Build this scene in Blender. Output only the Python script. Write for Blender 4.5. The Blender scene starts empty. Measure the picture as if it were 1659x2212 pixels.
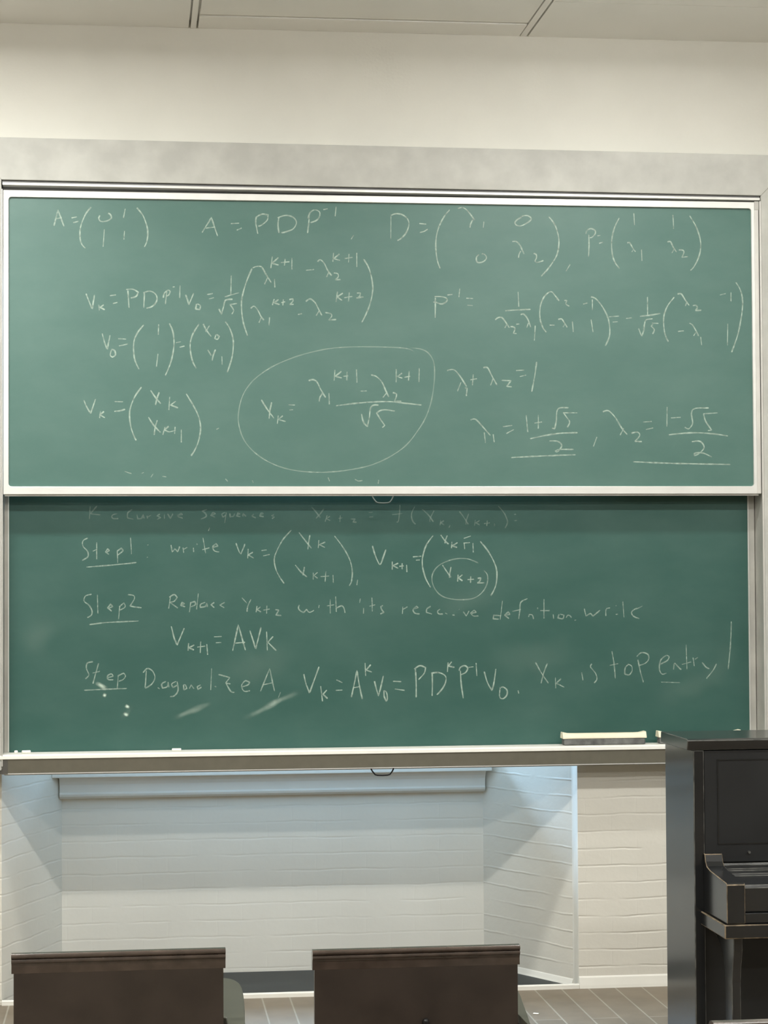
import bpy, bmesh, math, random
from mathutils import Matrix, Vector
random.seed(4)
SC = bpy.context.scene
COL = SC.collection

# ---------------------------------------------------------------- camera
cam_d = bpy.data.cameras.new('camera'); cam = bpy.data.objects.new('camera', cam_d); COL.objects.link(cam)
right = Vector((0.99297518, -0.11820119, -0.00536342))
down = Vector((-0.00187152, 0.02963323, -0.99955909))
fwd = Vector((0.11830801, 0.99254741, 0.02920384))
m = Matrix((right, -down, -fwd)).transposed().to_4x4(); m.translation = (-0.99223, -8.31158, 1.68515)
cam.matrix_world = m
cam_d.sensor_fit = 'VERTICAL'; cam_d.sensor_height = 36.0; cam_d.sensor_width = 27.0
cam_d.lens = 36.0 * 4488.25 / 2212.0
cam_d.clip_start = 0.05
SC.camera = cam

# ---------------------------------------------------------------- world, exposure, lamps
wd = bpy.data.worlds.new('world'); SC.world = wd; wd.use_nodes = True
wd.node_tree.nodes['Background'].inputs[0].default_value = (0.55, 0.75, 1.0, 1)
wd.node_tree.nodes['Background'].inputs[1].default_value = 0.25
SC.view_settings.view_transform = 'Standard'; SC.view_settings.look = 'None'
SC.view_settings.gamma = 1.0; SC.view_settings.use_curve_mapping = False
SC.view_settings.exposure = -0.04
SC.cycles.use_denoising = True
SC.cycles.max_bounces = 10; SC.cycles.diffuse_bounces = 6

CEIL = 3.875
WARM = (1.0, 0.995, 0.955)
# x, y, length in x, width in y, watts : a grid of surface-mounted boxes 2.6 m apart
LAMPS = [(-1.90, -1.42, 0.60, 0.16, 47), (0.92, -1.42, 0.60, 0.16, 11.5), (3.6, -1.42, 0.60, 0.16, 5),
         (-1.90, -3.50, 1.40, 0.16, 60), (0.92, -3.50, 1.40, 0.16, 40), (3.6, -3.50, 1.40, 0.16, 27),
         (-1.90, -6.00, 1.40, 0.16, 60), (0.92, -6.00, 1.40, 0.16, 35), (3.6, -6.00, 1.40, 0.16, 25),
         (-1.90, -8.60, 1.40, 0.16, 58), (0.92, -8.60, 1.40, 0.16, 28), (3.6, -8.60, 1.40, 0.16, 20)]
DAYLIGHT_W = 1450.0

def area(name, loc, sx, sy, w, color, parent=None, rot=(0, 0, 0)):
    l = bpy.data.lights.new(name, 'AREA'); l.shape = 'RECTANGLE'; l.size = sx; l.size_y = sy
    l.energy = w; l.color = color
    o = bpy.data.objects.new(name, l); COL.objects.link(o); o.rotation_euler = rot
    o.location = loc
    if parent: o.parent = parent
    return o
# daylight outside the window that the chalkboard covers
area('daylight', (-2.6, 3.3, 3.75), 8.0, 1.5, DAYLIGHT_W, (0.46, 0.71, 1.0), rot=(math.radians(-46), 0, 0))

# ---------------------------------------------------------------- helpers
def root(name, loc, label=None, cat=None, group=None, kind=None):
    o = bpy.data.objects.new(name, None); COL.objects.link(o); o.location = loc; o.empty_display_size = 0.1
    tag(o, label, cat, group, kind)
    return o
def tag(o, label=None, cat=None, group=None, kind=None):
    for k, v in (('label', label), ('category', cat), ('group', group), ('kind', kind)):
        if v: o[k] = v
    return o
def wloc(o):
    v = Vector((0, 0, 0))
    while o: v = v + o.location; o = o.parent
    return v
def part(name, bm, mats, parent=None, bevel=0.0, seg=2, smooth=False, label=None, bevmat=-1, local=False):
    """link bm as ONE mesh object; world coordinates unless local"""
    if not isinstance(mats, (list, tuple)): mats = [mats]
    if parent is not None and not local: bmesh.ops.translate(bm, verts=bm.verts[:], vec=-wloc(parent))
    bmesh.ops.recalc_face_normals(bm, faces=bm.faces[:]) if not bm.faces or not getattr(bm, '_keep', False) else None
    me = bpy.data.meshes.new(name); bm.to_mesh(me); bm.free()
    for mm in mats: me.materials.append(mm)
    o = bpy.data.objects.new(name, me); COL.objects.link(o)
    if parent is not None: o.parent = parent
    if smooth:
        for p in me.polygons: p.use_smooth = True
    if bevel:
        b = o.modifiers.new('bevel', 'BEVEL'); b.width = bevel; b.segments = seg; b.limit_method = 'ANGLE'
        b.angle_limit = math.radians(40); b.material = bevmat
    if label: o['label'] = label
    return o
def struct(name, bm, mats, label, **k):
    o = part(name, bm, mats, **k); tag(o, label, 'room', None, 'structure'); return o
def box(bm, x0, x1, y0, y1, z0, z1, mi=0):
    v = [bm.verts.new(p) for p in ((x0,y0,z0),(x1,y0,z0),(x1,y1,z0),(x0,y1,z0),(x0,y0,z1),(x1,y0,z1),(x1,y1,z1),(x0,y1,z1))]
    for f in ((0,3,2,1),(4,5,6,7),(0,1,5,4),(1,2,6,5),(2,3,7,6),(3,0,4,7)):
        bm.faces.new([v[i] for i in f]).material_index = mi
    return bm
def B(*boxes):
    bm = bmesh.new()
    for b in boxes: box(bm, *b)
    return bm
def prism_x(bm, prof, x0, x1, mi=0):
    """closed (y,z) profile extruded along x"""
    a = [bm.verts.new((x0, y, z)) for y, z in prof]; b = [bm.verts.new((x1, y, z)) for y, z in prof]
    n = len(prof)
    bm.faces.new(a[::-1]).material_index = mi; bm.faces.new(b).material_index = mi
    for i in range(n): bm.faces.new((a[i], a[(i+1) % n], b[(i+1) % n], b[i])).material_index = mi
    return bm
def prism_z(bm, prof, z0, z1, mi=0):
    a = [bm.verts.new((x, y, z0)) for x, y in prof]; b = [bm.verts.new((x, y, z1)) for x, y in prof]
    n = len(prof)
    bm.faces.new(a[::-1]).material_index = mi; bm.faces.new(b).material_index = mi
    for i in range(n): bm.faces.new((a[i], a[(i+1) % n], b[(i+1) % n], b[i])).material_index = mi
    return bm
def prism_y(bm, prof, y0, y1, mi=0):
    a = [bm.verts.new((x, y0, z)) for x, z in prof]; b = [bm.verts.new((x, y1, z)) for x, z in prof]
    n = len(prof)
    bm.faces.new(a).material_index = mi; bm.faces.new(b[::-1]).material_index = mi
    for i in range(n): bm.faces.new((a[i], a[(i+1) % n], b[(i+1) % n], b[i])).material_index = mi
    return bm
def tube(bm, pts, r, n=10):
    pts = [Vector(p) for p in pts]; rings = []
    for i, p in enumerate(pts):
        t = (pts[min(i+1, len(pts)-1)] - pts[max(i-1, 0)]).normalized()
        u = t.cross(Vector((0, 1, 0.3))).normalized(); w = t.cross(u)
        rings.append([bm.verts.new(p + r*(math.cos(a)*u + math.sin(a)*w)) for a in [2*math.pi*k/n for k in range(n)]])
    for a, b in zip(rings, rings[1:]):
        for k in range(n): bm.faces.new((a[k], a[(k+1) % n], b[(k+1) % n], b[k]))
    bm.faces.new(rings[0][::-1]); bm.faces.new(rings[-1])
    return bm
def quad_uv(bm, pts, uvs, mi=0):
    """one wall face with its own metre UVs"""
    lay = bm.loops.layers.uv.verify()
    f = bm.faces.new([bm.verts.new(p) for p in pts]); f.material_index = mi
    for l, uv in zip(f.loops, uvs): l[lay].uv = uv
    return f

# ---------------------------------------------------------------- materials
def mat(name, color, rough=0.6, spec=0.4, metal=0.0, var=0.0, vscale=8.0, bump=0.0, bscale=60.0, coat=0.0):
    mt = bpy.data.materials.new(name); mt.use_nodes = True; nt = mt.node_tree
    p = nt.nodes['Principled BSDF']
    p.inputs['Base Color'].default_value = (*color, 1); p.inputs['Roughness'].default_value = rough
    p.inputs['Specular IOR Level'].default_value = spec; p.inputs['Metallic'].default_value = metal
    p.inputs['Coat Weight'].default_value = coat; p.inputs['Coat Roughness'].default_value = 0.12
    tc = nt.nodes.new('ShaderNodeTexCoord')
    if var:
        n = nt.nodes.new('ShaderNodeTexNoise'); n.inputs['Scale'].default_value = vscale; n.inputs['Detail'].default_value = 6
        nt.links.new(tc.outputs['Object'], n.inputs['Vector'])
        r = nt.nodes.new('ShaderNodeValToRGB')
        r.color_ramp.elements[0].position = 0.35; r.color_ramp.elements[1].position = 0.68
        r.color_ramp.elements[0].color = (*[c*(1-var) for c in color], 1)
        r.color_ramp.elements[1].color = (*[min(1, c*(1+var)) for c in color], 1)
        nt.links.new(n.outputs['Fac'], r.inputs['Fac']); nt.links.new(r.outputs['Color'], p.inputs['Base Color'])
    if bump:
        n = nt.nodes.new('ShaderNodeTexNoise'); n.inputs['Scale'].default_value = bscale; n.inputs['Detail'].default_value = 4
        nt.links.new(tc.outputs['Object'], n.inputs['Vector'])
        b = nt.nodes.new('ShaderNodeBump'); b.inputs['Strength'].default_value = bump; b.inputs['Distance'].default_value = 0.004
        nt.links.new(n.outputs['Fac'], b.inputs['Height']); nt.links.new(b.outputs['Normal'], p.inputs['Normal'])
    return mt
M = {}
M['plaster'] = mat('cream_plaster', (0.76, 0.75, 0.69), 0.8, 0.2, var=0.025, vscale=3, bump=0.10, bscale=90)
M['ceiling'] = mat('ceiling_paint', (0.88, 0.88, 0.85), 0.5, 0.5, var=0.02, vscale=2, bump=0.03, bscale=120, coat=0.7)
M['casing'] = mat('patched_casing_paint', (0.50, 0.50, 0.465), 0.65, 0.3, var=0.085, vscale=10, bump=0.12, bscale=25)
M['white_trim'] = mat('white_trim_paint', (0.82, 0.81, 0.75), 0.5, 0.4, var=0.02)
M['alu'] = mat('pale_aluminium', (0.74, 0.74, 0.71), 0.38, 0.5, metal=0.35, var=0.03, vscale=12)
M['alu_mid'] = mat('grey_aluminium', (0.62, 0.61, 0.57), 0.42, 0.5, metal=0.3, var=0.05, vscale=9)
M['alu_dull'] = mat('dull_aluminium', (0.50, 0.49, 0.45), 0.5, 0.5, metal=0.25, var=0.10, vscale=9)
M['alu_dark'] = mat('dark_channel', (0.20, 0.20, 0.20), 0.55, 0.4, metal=0.2)
M['taupe'] = mat('taupe_tray_paint', (0.215, 0.205, 0.165), 0.6, 0.3, var=0.05, vscale=20)
M['taupe_cap'] = mat('grey_tray_cap', (0.15, 0.147, 0.135), 0.6, 0.3)
M['hearth'] = mat('dark_slate_floor', (0.020, 0.025, 0.025), 0.5, 0.4, var=0.15, vscale=6)
M['pull'] = mat('dark_metal_pull', (0.035, 0.037, 0.04), 0.4, 0.5, metal=0.5)
M['pull_board'] = mat('worn_metal_pull', (0.12, 0.15, 0.14), 0.45, 0.5, metal=0.5)
M['felt'] = mat('grey_felt', (0.15, 0.153, 0.148), 0.95, 0.1, var=0.35, vscale=30, bump=0.3, bscale=200)
M['eraser_wood'] = mat('cream_wood', (0.86, 0.80, 0.62), 0.55, 0.3, var=0.06, vscale=14)
M['chalkstick'] = mat('chalk_stick', (0.88, 0.87, 0.80), 0.9, 0.1)
M['piano'] = mat('black_piano_lacquer', (0.010, 0.011, 0.012), 0.22, 0.5, var=0.2, vscale=5, bump=0.02, bscale=14, coat=0.25)
M['piano_dull'] = mat('black_piano_panel', (0.012, 0.013, 0.014), 0.45, 0.4, var=0.2, vscale=5)
M['piano_worn'] = mat('worn_piano_edge', (0.17, 0.13, 0.085), 0.6, 0.3, var=0.5, vscale=40)
M['piano_scuff'] = mat('scuffed_piano_edge', (0.075, 0.075, 0.068), 0.4, 0.4, var=0.6, vscale=30)
M['chair'] = mat('dark_chair_wood', (0.040, 0.030, 0.024), 0.34, 0.45, var=0.18, vscale=10, bump=0.03, bscale=30)
M['chair_rail'] = mat('glossy_chair_rail', (0.055, 0.039, 0.030), 0.24, 0.5, var=0.25, vscale=26, coat=0.6)
M['tablet'] = mat('grey_green_laminate', (0.055, 0.055, 0.040), 0.5, 0.35, var=0.06, vscale=8)
M['steel'] = mat('dark_steel', (0.03, 0.03, 0.03), 0.3, 0.5, metal=0.6)
M['housing'] = mat('lamp_housing', (0.8, 0.8, 0.78), 0.5, 0.3)
M['bare'] = mat('far_wall_paint', (0.36, 0.33, 0.28), 0.8, 0.2, var=0.03)
M['sash'] = mat('window_paint', (0.75, 0.74, 0.70), 0.5, 0.4, var=0.02)
M['sill'] = mat('sill_paint', (0.72, 0.71, 0.66), 0.45, 0.4, var=0.02)

def brick_mat(name, relief):
    mt = bpy.data.materials.new(name); mt.use_nodes = True; nt = mt.node_tree; N = nt.nodes; L = nt.links
    p = N['Principled BSDF']; p.inputs['Roughness'].default_value = 0.5; p.inputs['Specular IOR Level'].default_value = 0.35
    tc = N.new('ShaderNodeTexCoord')
    wob = N.new('ShaderNodeTexNoise'); wob.inputs['Scale'].default_value = 6; wob.inputs['Detail'].default_value = 3
    L.new(tc.outputs['UV'], wob.inputs['Vector'])
    sub = N.new('ShaderNodeVectorMath'); sub.operation = 'SUBTRACT'; sub.inputs[1].default_value = (0.5, 0.5, 0.5)
    L.new(wob.outputs['Color'], sub.inputs[0])
    scl = N.new('ShaderNodeVectorMath'); scl.operation = 'SCALE'; scl.inputs['Scale'].default_value = 0.020
    L.new(sub.outputs[0], scl.inputs[0])
    add = N.new('ShaderNodeVectorMath'); add.operation = 'ADD'
    L.new(tc.outputs['UV'], add.inputs[0]); L.new(scl.outputs[0], add.inputs[1])
    br = N.new('ShaderNodeTexBrick'); br.offset = 0.5
    br.inputs['Scale'].default_value = 1; br.inputs['Mortar Size'].default_value = 0.0055; br.inputs['Mortar Smooth'].default_value = 0.7
    br.inputs['Brick Width'].default_value = 0.42; br.inputs['Row Height'].default_value = 0.0682
    L.new(add.outputs[0], br.inputs['Vector'])
    br.inputs['Brick Width'].default_value = 60.0
    b2 = N.new('ShaderNodeTexBrick'); b2.offset = 0.5; b2.inputs['Scale'].default_value = 1; b2.inputs['Mortar Size'].default_value = 0.004; b2.inputs['Mortar Smooth'].default_value = 0.8
    b2.inputs['Brick Width'].default_value = 0.21; b2.inputs['Row Height'].default_value = 0.0682; L.new(add.outputs[0], b2.inputs['Vector'])
    # some joints are nearly filled with paint
    fill = N.new('ShaderNodeTexNoise'); fill.inputs['Scale'].default_value = 5; fill.inputs['Detail'].default_value = 2
    L.new(tc.outputs['UV'], fill.inputs['Vector'])
    rmp = N.new('ShaderNodeMapRange'); rmp.inputs['From Min'].default_value = 0.36; rmp.inputs['From Max'].default_value = 0.6
    rmp.inputs['To Min'].default_value = 0.0; rmp.inputs['To Max'].default_value = 1.0
    L.new(fill.outputs['Fac'], rmp.inputs['Value'])
    jm = N.new('ShaderNodeMath'); jm.operation = 'MULTIPLY'; 
    jx = N.new('ShaderNodeMath'); jx.operation = 'MULTIPLY_ADD'; jx.inputs[1].default_value = 0.16; L.new(b2.outputs['Fac'], jx.inputs[0]); L.new(br.outputs['Fac'], jx.inputs[2])
    L.new(jx.outputs[0], jm.inputs[0]); L.new(rmp.outputs[0], jm.inputs[1])
    lump = N.new('ShaderNodeTexNoise'); lump.inputs['Scale'].default_value = 26; lump.inputs['Detail'].default_value = 5
    L.new(tc.outputs['UV'], lump.inputs['Vector'])
    hs = N.new('ShaderNodeMath'); hs.operation = 'MULTIPLY_ADD'; hs.inputs[1].default_value = 0.55
    neg = N.new('ShaderNodeMath'); neg.operation = 'MULTIPLY'; neg.inputs[1].default_value = -1.0
    L.new(jm.outputs[0], neg.inputs[0]); L.new(lump.outputs['Fac'], hs.inputs[0]); L.new(neg.outputs[0], hs.inputs[2])
    bp = N.new('ShaderNodeBump'); bp.inputs['Strength'].default_value = relief; bp.inputs['Distance'].default_value = 0.0045
    L.new(hs.outputs[0], bp.inputs['Height']); L.new(bp.outputs['Normal'], p.inputs['Normal'])
    cn = N.new('ShaderNodeTexNoise'); cn.inputs['Scale'].default_value = 3; L.new(tc.outputs['UV'], cn.inputs['Vector'])
    cr = N.new('ShaderNodeValToRGB'); cr.color_ramp.elements[0].color = (0.69, 0.67, 0.605, 1); cr.color_ramp.elements[1].color = (0.77, 0.75, 0.68, 1)
    L.new(cn.outputs['Fac'], cr.inputs['Fac']); L.new(cr.outputs['Color'], p.inputs['Base Color'])
    return mt
M['brick'] = brick_mat('painted_brick', 0.44); M['brick_thick'] = brick_mat('thickly_painted_brick', 0.22)

def slate_mat(name, c0, c1, spec):
    mt = bpy.data.materials.new(name); mt.use_nodes = True; nt = mt.node_tree; N = nt.nodes; L = nt.links
    p = N['Principled BSDF']; p.inputs['Roughness'].default_value = 0.46; p.inputs['Specular IOR Level'].default_value = spec
    tc = N.new('ShaderNodeTexCoord')
    mp = N.new('ShaderNodeMapping'); mp.inputs['Scale'].default_value = (1, 1, 2.0); mp.inputs['Rotation'].default_value = (0, 0.45, 0)
    L.new(tc.outputs['Object'], mp.inputs['Vector'])
    n = N.new('ShaderNodeTexNoise'); n.inputs['Scale'].default_value = 2.2; n.inputs['Detail'].default_value = 5; n.inputs['Roughness'].default_value = 0.6
    L.new(mp.outputs[0], n.inputs['Vector'])
    r = N.new('ShaderNodeValToRGB'); r.color_ramp.elements[0].position = 0.40; r.color_ramp.elements[1].position = 0.80
    r.color_ramp.elements[0].color = (*c0, 1); r.color_ramp.elements[1].color = (*c1, 1)
    L.new(n.outputs['Fac'], r.inputs['Fac']); L.new(r.outputs['Color'], p.inputs['Base Color'])
    g = N.new('ShaderNodeTexNoise'); g.inputs['Scale'].default_value = 400; L.new(tc.outputs['Object'], g.inputs['Vector'])
    b = N.new('ShaderNodeBump'); b.inputs['Strength'].default_value = 0.08; b.inputs['Distance'].default_value = 0.001
    L.new(g.outputs['Fac'], b.inputs['Height']); L.new(b.outputs['Normal'], p.inputs['Normal'])
    return mt
M['slate'] = slate_mat('dusty_green_chalkboard', (0.060, 0.150, 0.124), (0.086, 0.180, 0.152), 0.6)   # dry chalk film left by the eraser
M['slate_clean'] = slate_mat('wiped_green_chalkboard', (0.032, 0.100, 0.083), (0.056, 0.130, 0.110), 0.4)

def floor_mat():
    mt = bpy.data.materials.new('plank_floor'); mt.use_nodes = True; nt = mt.node_tree; N = nt.nodes; L = nt.links
    p = N['Principled BSDF']; p.inputs['Roughness'].default_value = 0.45; p.inputs['Specular IOR Level'].default_value = 0.4
    tc = N.new('ShaderNodeTexCoord')
    sw = N.new('ShaderNodeMapping'); sw.inputs['Rotation'].default_value = (0, 0, math.radians(90)); sw.inputs['Location'].default_value = (0.0, -0.049, 0)
    L.new(tc.outputs['Object'], sw.inputs['Vector'])
    br = N.new('ShaderNodeTexBrick'); br.offset = 0.37
    br.inputs['Brick Width'].default_value = 0.9; br.inputs['Row Height'].default_value = 0.11; br.inputs['Scale'].default_value = 1
    br.inputs['Mortar Size'].default_value = 0.0035; br.inputs['Mortar Smooth'].default_value = 0.2
    br.inputs['Color1'].default_value = (0.178, 0.145, 0.103, 1); br.inputs['Color2'].default_value = (0.215, 0.172, 0.121, 1)
    br.inputs['Mortar'].default_value = (0.33, 0.30, 0.24, 1)
    L.new(sw.outputs[0], br.inputs['Vector'])
    n = N.new('ShaderNodeTexNoise'); n.inputs['Scale'].default_value = 9; n.inputs['Detail'].default_value = 6
    L.new(tc.outputs['Object'], n.inputs['Vector'])
    mx = N.new('ShaderNodeMix'); mx.data_type = 'RGBA'; mx.blend_type = 'MULTIPLY'; mx.inputs['Factor'].default_value = 0.5
    rr = N.new('ShaderNodeValToRGB'); rr.color_ramp.elements[0].position = 0.3; rr.color_ramp.elements[0].color = (0.7, 0.7, 0.7, 1)
    rr.color_ramp.elements[1].position = 0.6
    L.new(n.outputs['Fac'], rr.inputs['Fac']); L.new(br.outputs['Color'], mx.inputs['A']); L.new(rr.outputs['Color'], mx.inputs['B'])
    L.new(mx.outputs['Result'], p.inputs['Base Color'])
    return mt
M['floor'] = floor_mat()

def chalk_mat(name, amount, grain, soft):
    """chalk lying on the board: dust grain leaves part of the slate bare; UV.y runs across the stroke"""
    mt = bpy.data.materials.new(name); mt.use_nodes = True; nt = mt.node_tree; N = nt.nodes; L = nt.links
    N.remove(N['Principled BSDF']); out = N['Material Output']
    d = N.new('ShaderNodeBsdfDiffuse'); d.inputs['Color'].default_value = (0.62, 0.77, 0.66, 1)
    t = N.new('ShaderNodeBsdfTransparent'); mx = N.new('ShaderNodeMixShader')
    tc = N.new('ShaderNodeTexCoord')
    n = N.new('ShaderNodeTexNoise'); n.inputs['Scale'].default_value = grain; n.inputs['Detail'].default_value = 4
    L.new(tc.outputs['Object'], n.inputs['Vector'])
    mr = N.new('ShaderNodeMapRange'); mr.inputs['From Min'].default_value = 0.3; mr.inputs['From Max'].default_value = 0.68
    mr.inputs['To Min'].default_value = amount*0.55; mr.inputs['To Max'].default_value = amount*1.3
    L.new(n.outputs['Fac'], mr.inputs['Value'])
    sp = N.new('ShaderNodeSeparateXYZ'); L.new(tc.outputs['UV'], sp.inputs[0])
    a = N.new('ShaderNodeMath'); a.operation = 'PINGPONG'; a.inputs[1].default_value = 0.5; L.new(sp.outputs['Y'], a.inputs[0])
    e = N.new('ShaderNodeMapRange'); e.interpolation_type = 'SMOOTHSTEP'; e.inputs['From Max'].default_value = soft; L.new(a.outputs[0], e.inputs['Value'])
    b = N.new('ShaderNodeMath'); b.operation = 'PINGPONG'; b.inputs[1].default_value = 0.5; L.new(sp.outputs['X'], b.inputs[0])
    e2 = N.new('ShaderNodeMapRange'); e2.interpolation_type = 'SMOOTHSTEP'; e2.inputs['From Max'].default_value = 0.5 if soft > 0.4 else 0.02
    L.new(b.outputs[0], e2.inputs['Value'])
    m1 = N.new('ShaderNodeMath'); m1.operation = 'MULTIPLY'; L.new(mr.outputs[0], m1.inputs[0]); L.new(e.outputs[0], m1.inputs[1])
    m2 = N.new('ShaderNodeMath'); m2.operation = 'MULTIPLY'; m2.use_clamp = True; L.new(m1.outputs[0], m2.inputs[0]); L.new(e2.outputs[0], m2.inputs[1])
    L.new(m2.outputs[0], mx.inputs['Fac']); L.new(t.outputs[0], mx.inputs[1]); L.new(d.outputs[0], mx.inputs[2])
    L.new(mx.outputs[0], out.inputs['Surface'])
    return mt
M['chalk_f'] = chalk_mat('chalk_line', 0.46, 55, 0.25)
M['chalk_t'] = chalk_mat('chalk_line_thin', 0.36, 55, 0.25)
M['chalk_w'] = chalk_mat('chalk_line_shaded', 0.20, 55, 0.25)  # thinner chalk: shade under the upper board put into the opacity
M['chalk_o'] = chalk_mat('chalk_line_pale', 0.30, 40, 0.25)
M['chalk_s'] = chalk_mat('chalk_wipe', 0.34, 30, 0.5)
M['chalk_S'] = chalk_mat('chalk_dust', 0.055, 5, 0.5)
M['chalk_d'] = chalk_mat('chalk_dab', 1.0, 30, 0.5)

def glass_mat():
    mt = bpy.data.materials.new('window_glass'); mt.use_nodes = True; N = mt.node_tree.nodes; L = mt.node_tree.links
    N.remove(N['Principled BSDF']); t = N.new('ShaderNodeBsdfTransparent'); g = N.new('ShaderNodeBsdfGlossy'); g.inputs['Roughness'].default_value = 0.02
    x = N.new('ShaderNodeMixShader'); x.inputs['Fac'].default_value = 0.08
    L.new(t.outputs[0], x.inputs[1]); L.new(g.outputs[0], x.inputs[2]); L.new(x.outputs[0], N['Material Output'].inputs['Surface'])
    return mt
M['glass'] = glass_mat()
def lamp_mat(name, power):
    mt = bpy.data.materials.new(name); mt.use_nodes = True
    p = mt.node_tree.nodes['Principled BSDF']; p.inputs['Base Color'].default_value = (0.9, 0.9, 0.86, 1)
    p.inputs['Emission Color'].default_value = (*WARM, 1); p.inputs['Emission Strength'].default_value = power
    return mt
M['lamp'] = lamp_mat('lamp_diffuser', 22.0); M['lamp_near'] = lamp_mat('near_lamp_diffuser', 22.0); M['lamp_bright'] = lamp_mat('bright_lamp_diffuser', 34.0)

# ---------------------------------------------------------------- room shell
RX0, RX1, RY0 = -4.6, 5.4, -11.0
NL, NR, NBL, NBR, NY, NTOP = -1.520, 0.783, -1.305, 0.483, 0.53, 3.12
bm = bmesh.new()
struct('floor', B((RX0-.2, RX1+.2, RY0-.2, 0.0, -0.10, 0.0)), M['floor'], 'grey-brown plank floor with pale joints')
def wall_face(bm, p0, p1, z0, z1, mi):
    u = math.dist(p0, p1); o = p0[0] + 10
    quad_uv(bm, [(*p0, z0), (*p1, z0), (*p1, z1), (*p0, z1)], [(o, z0-0.016+0.682), (o+u, z0-0.016+0.682), (o+u, z1-0.016+0.682), (o, z1-0.016+0.682)], mi)
# back wall: painted brick up to the board casing, plaster above; a splayed window recess interrupts it
bm = bmesh.new()
for x0, x1 in ((RX0, NL), (NR, RX1)): wall_face(bm, (x0, 0.0), (x1, 0.0), 0.0, 3.22, 0)
wall_face(bm, (NL, 0.0), (NR, 0.0), NTOP, 3.22, 0)
wall_face(bm, (RX0, 0.0), (RX1, 0.0), 3.22, CEIL+0.03, 1)
bmesh.ops.remove_doubles(bm, verts=bm.verts[:], dist=1e-5)
struct('wall_back', bm, [M['brick'], M['plaster']], 'cream wall, painted brick below the board and smooth plaster above it')
WZ0, WZ1 = 0.885, 3.05
bm = bmesh.new(); wall_face(bm, (NL, 0.0), (NBL, NY), 0.0, NTOP, 0)
struct('recess_wall_left', bm, M['brick_thick'], 'left splayed painted-brick side of the recess')
bm = bmesh.new()
# the splay ends in a short smooth reveal before the wall corner
wall_face(bm, (NBR, NY), (0.7705, 0.056), 0.0, NTOP, 0)
for a, b in zip([(0.7705, 0.056), (0.7745, 0.046), (0.7785, 0.024), (0.7805, 0.008)], [(0.7745, 0.046), (0.7785, 0.024), (0.7805, 0.008), (NR, 0.0)]): wall_face(bm, a, b, 0.0, NTOP, 1)
bmesh.ops.remove_doubles(bm, verts=bm.verts[:], dist=1e-5)
struct('recess_wall_right', bm, [M['brick'], M['white_trim']], 'right splayed painted-brick side of the recess')
bm = bmesh.new(); wall_face(bm, (NBL, NY), (NBR, NY), 0.0, WZ0, 0); wall_face(bm, (NBL, NY), (NBR, NY), WZ1, NTOP, 0)
struct('recess_wall_back', bm, M['brick_thick'], 'painted-brick back of the recess under the sill')
struct('recess_ceiling', B((NL-.02, NR+.02, 0.0, NY+.1, NTOP, NTOP+.03)), M['plaster'], 'top of the recess behind the board')
struct('recess_floor', B((NL-.01, NR+.01, 0.004, NY+.02, -0.05, 0.002)), M['hearth'], 'dark slate floor of the recess')
struct('wall_left', B((RX0-.12, RX0, RY0, 0.0, 0.0, CEIL+.03)), M['bare'], 'left wall outside the picture')
struct('wall_right', B((RX1, RX1+.12, RY0, 0.0, 0.0, CEIL+.03)), M['bare'], 'right wall outside the picture')
struct('wall_front', B((RX0-.12, RX1+.12, RY0-.12, RY0, 0.0, CEIL+.03)), M['bare'], 'wall behind the camera')
# ceiling of plasterboard sheets with a batten and narrow joints
g = 0.004
bm = B((RX0-.1, RX1+.1, RY0-.1, 0.0, CEIL+.03, CEIL+.08))
box(bm, RX0, -0.777-g, RY0, -0.001, CEIL, CEIL+.030)
box(bm, -0.777+g, -0.747-g, RY0, -0.001, CEIL-.002, CEIL+.030)
box(bm, -0.747+g, 0.565, -0.178, -0.001, CEIL, CEIL+.030)
box(bm, -0.744+g, 0.565, RY0, -0.194, CEIL+.004, CEIL+.030)
box(bm, 0.569, 0.594, RY0, -0.001, CEIL, CEIL+.030)
box(bm, 0.602, RX1, -0.522, -0.001, CEIL, CEIL+.030)
box(bm, 0.602, RX1, RY0, -0.525, CEIL, CEIL+.030)
struct('ceiling', bm, M['ceiling'], 'flat off-white ceiling of jointed sheets')

# casing round the chalkboard, mitred
CI0, CI1, CT, CW = -1.512, 1.530, 3.209, 0.166
def trim(name, poly, label): struct(name, prism_y(bmesh.new(), poly, -0.150, -0.001), M['casing'], label, bevel=0.0015, seg=1)
trim('trim_1', [(CI0, CT+.0135), (CI1, CT), (CI1+CW-.0006, CT+CW), (CI0-CW+.0006, CT+CW+.0135)], 'wide patched cream casing board above the chalkboards')
trim('trim_2', [(CI0-CW, 0.93), (CI0, 0.93), (CI0, CT+.0129), (CI0-CW, CT+CW+.0129)], 'left upright casing board')
trim('trim_3', [(CI1, 0.93), (CI1+CW, 0.93), (CI1+CW, CT+CW-.0006), (CI1, CT-.0006)], 'right upright casing board')
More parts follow.
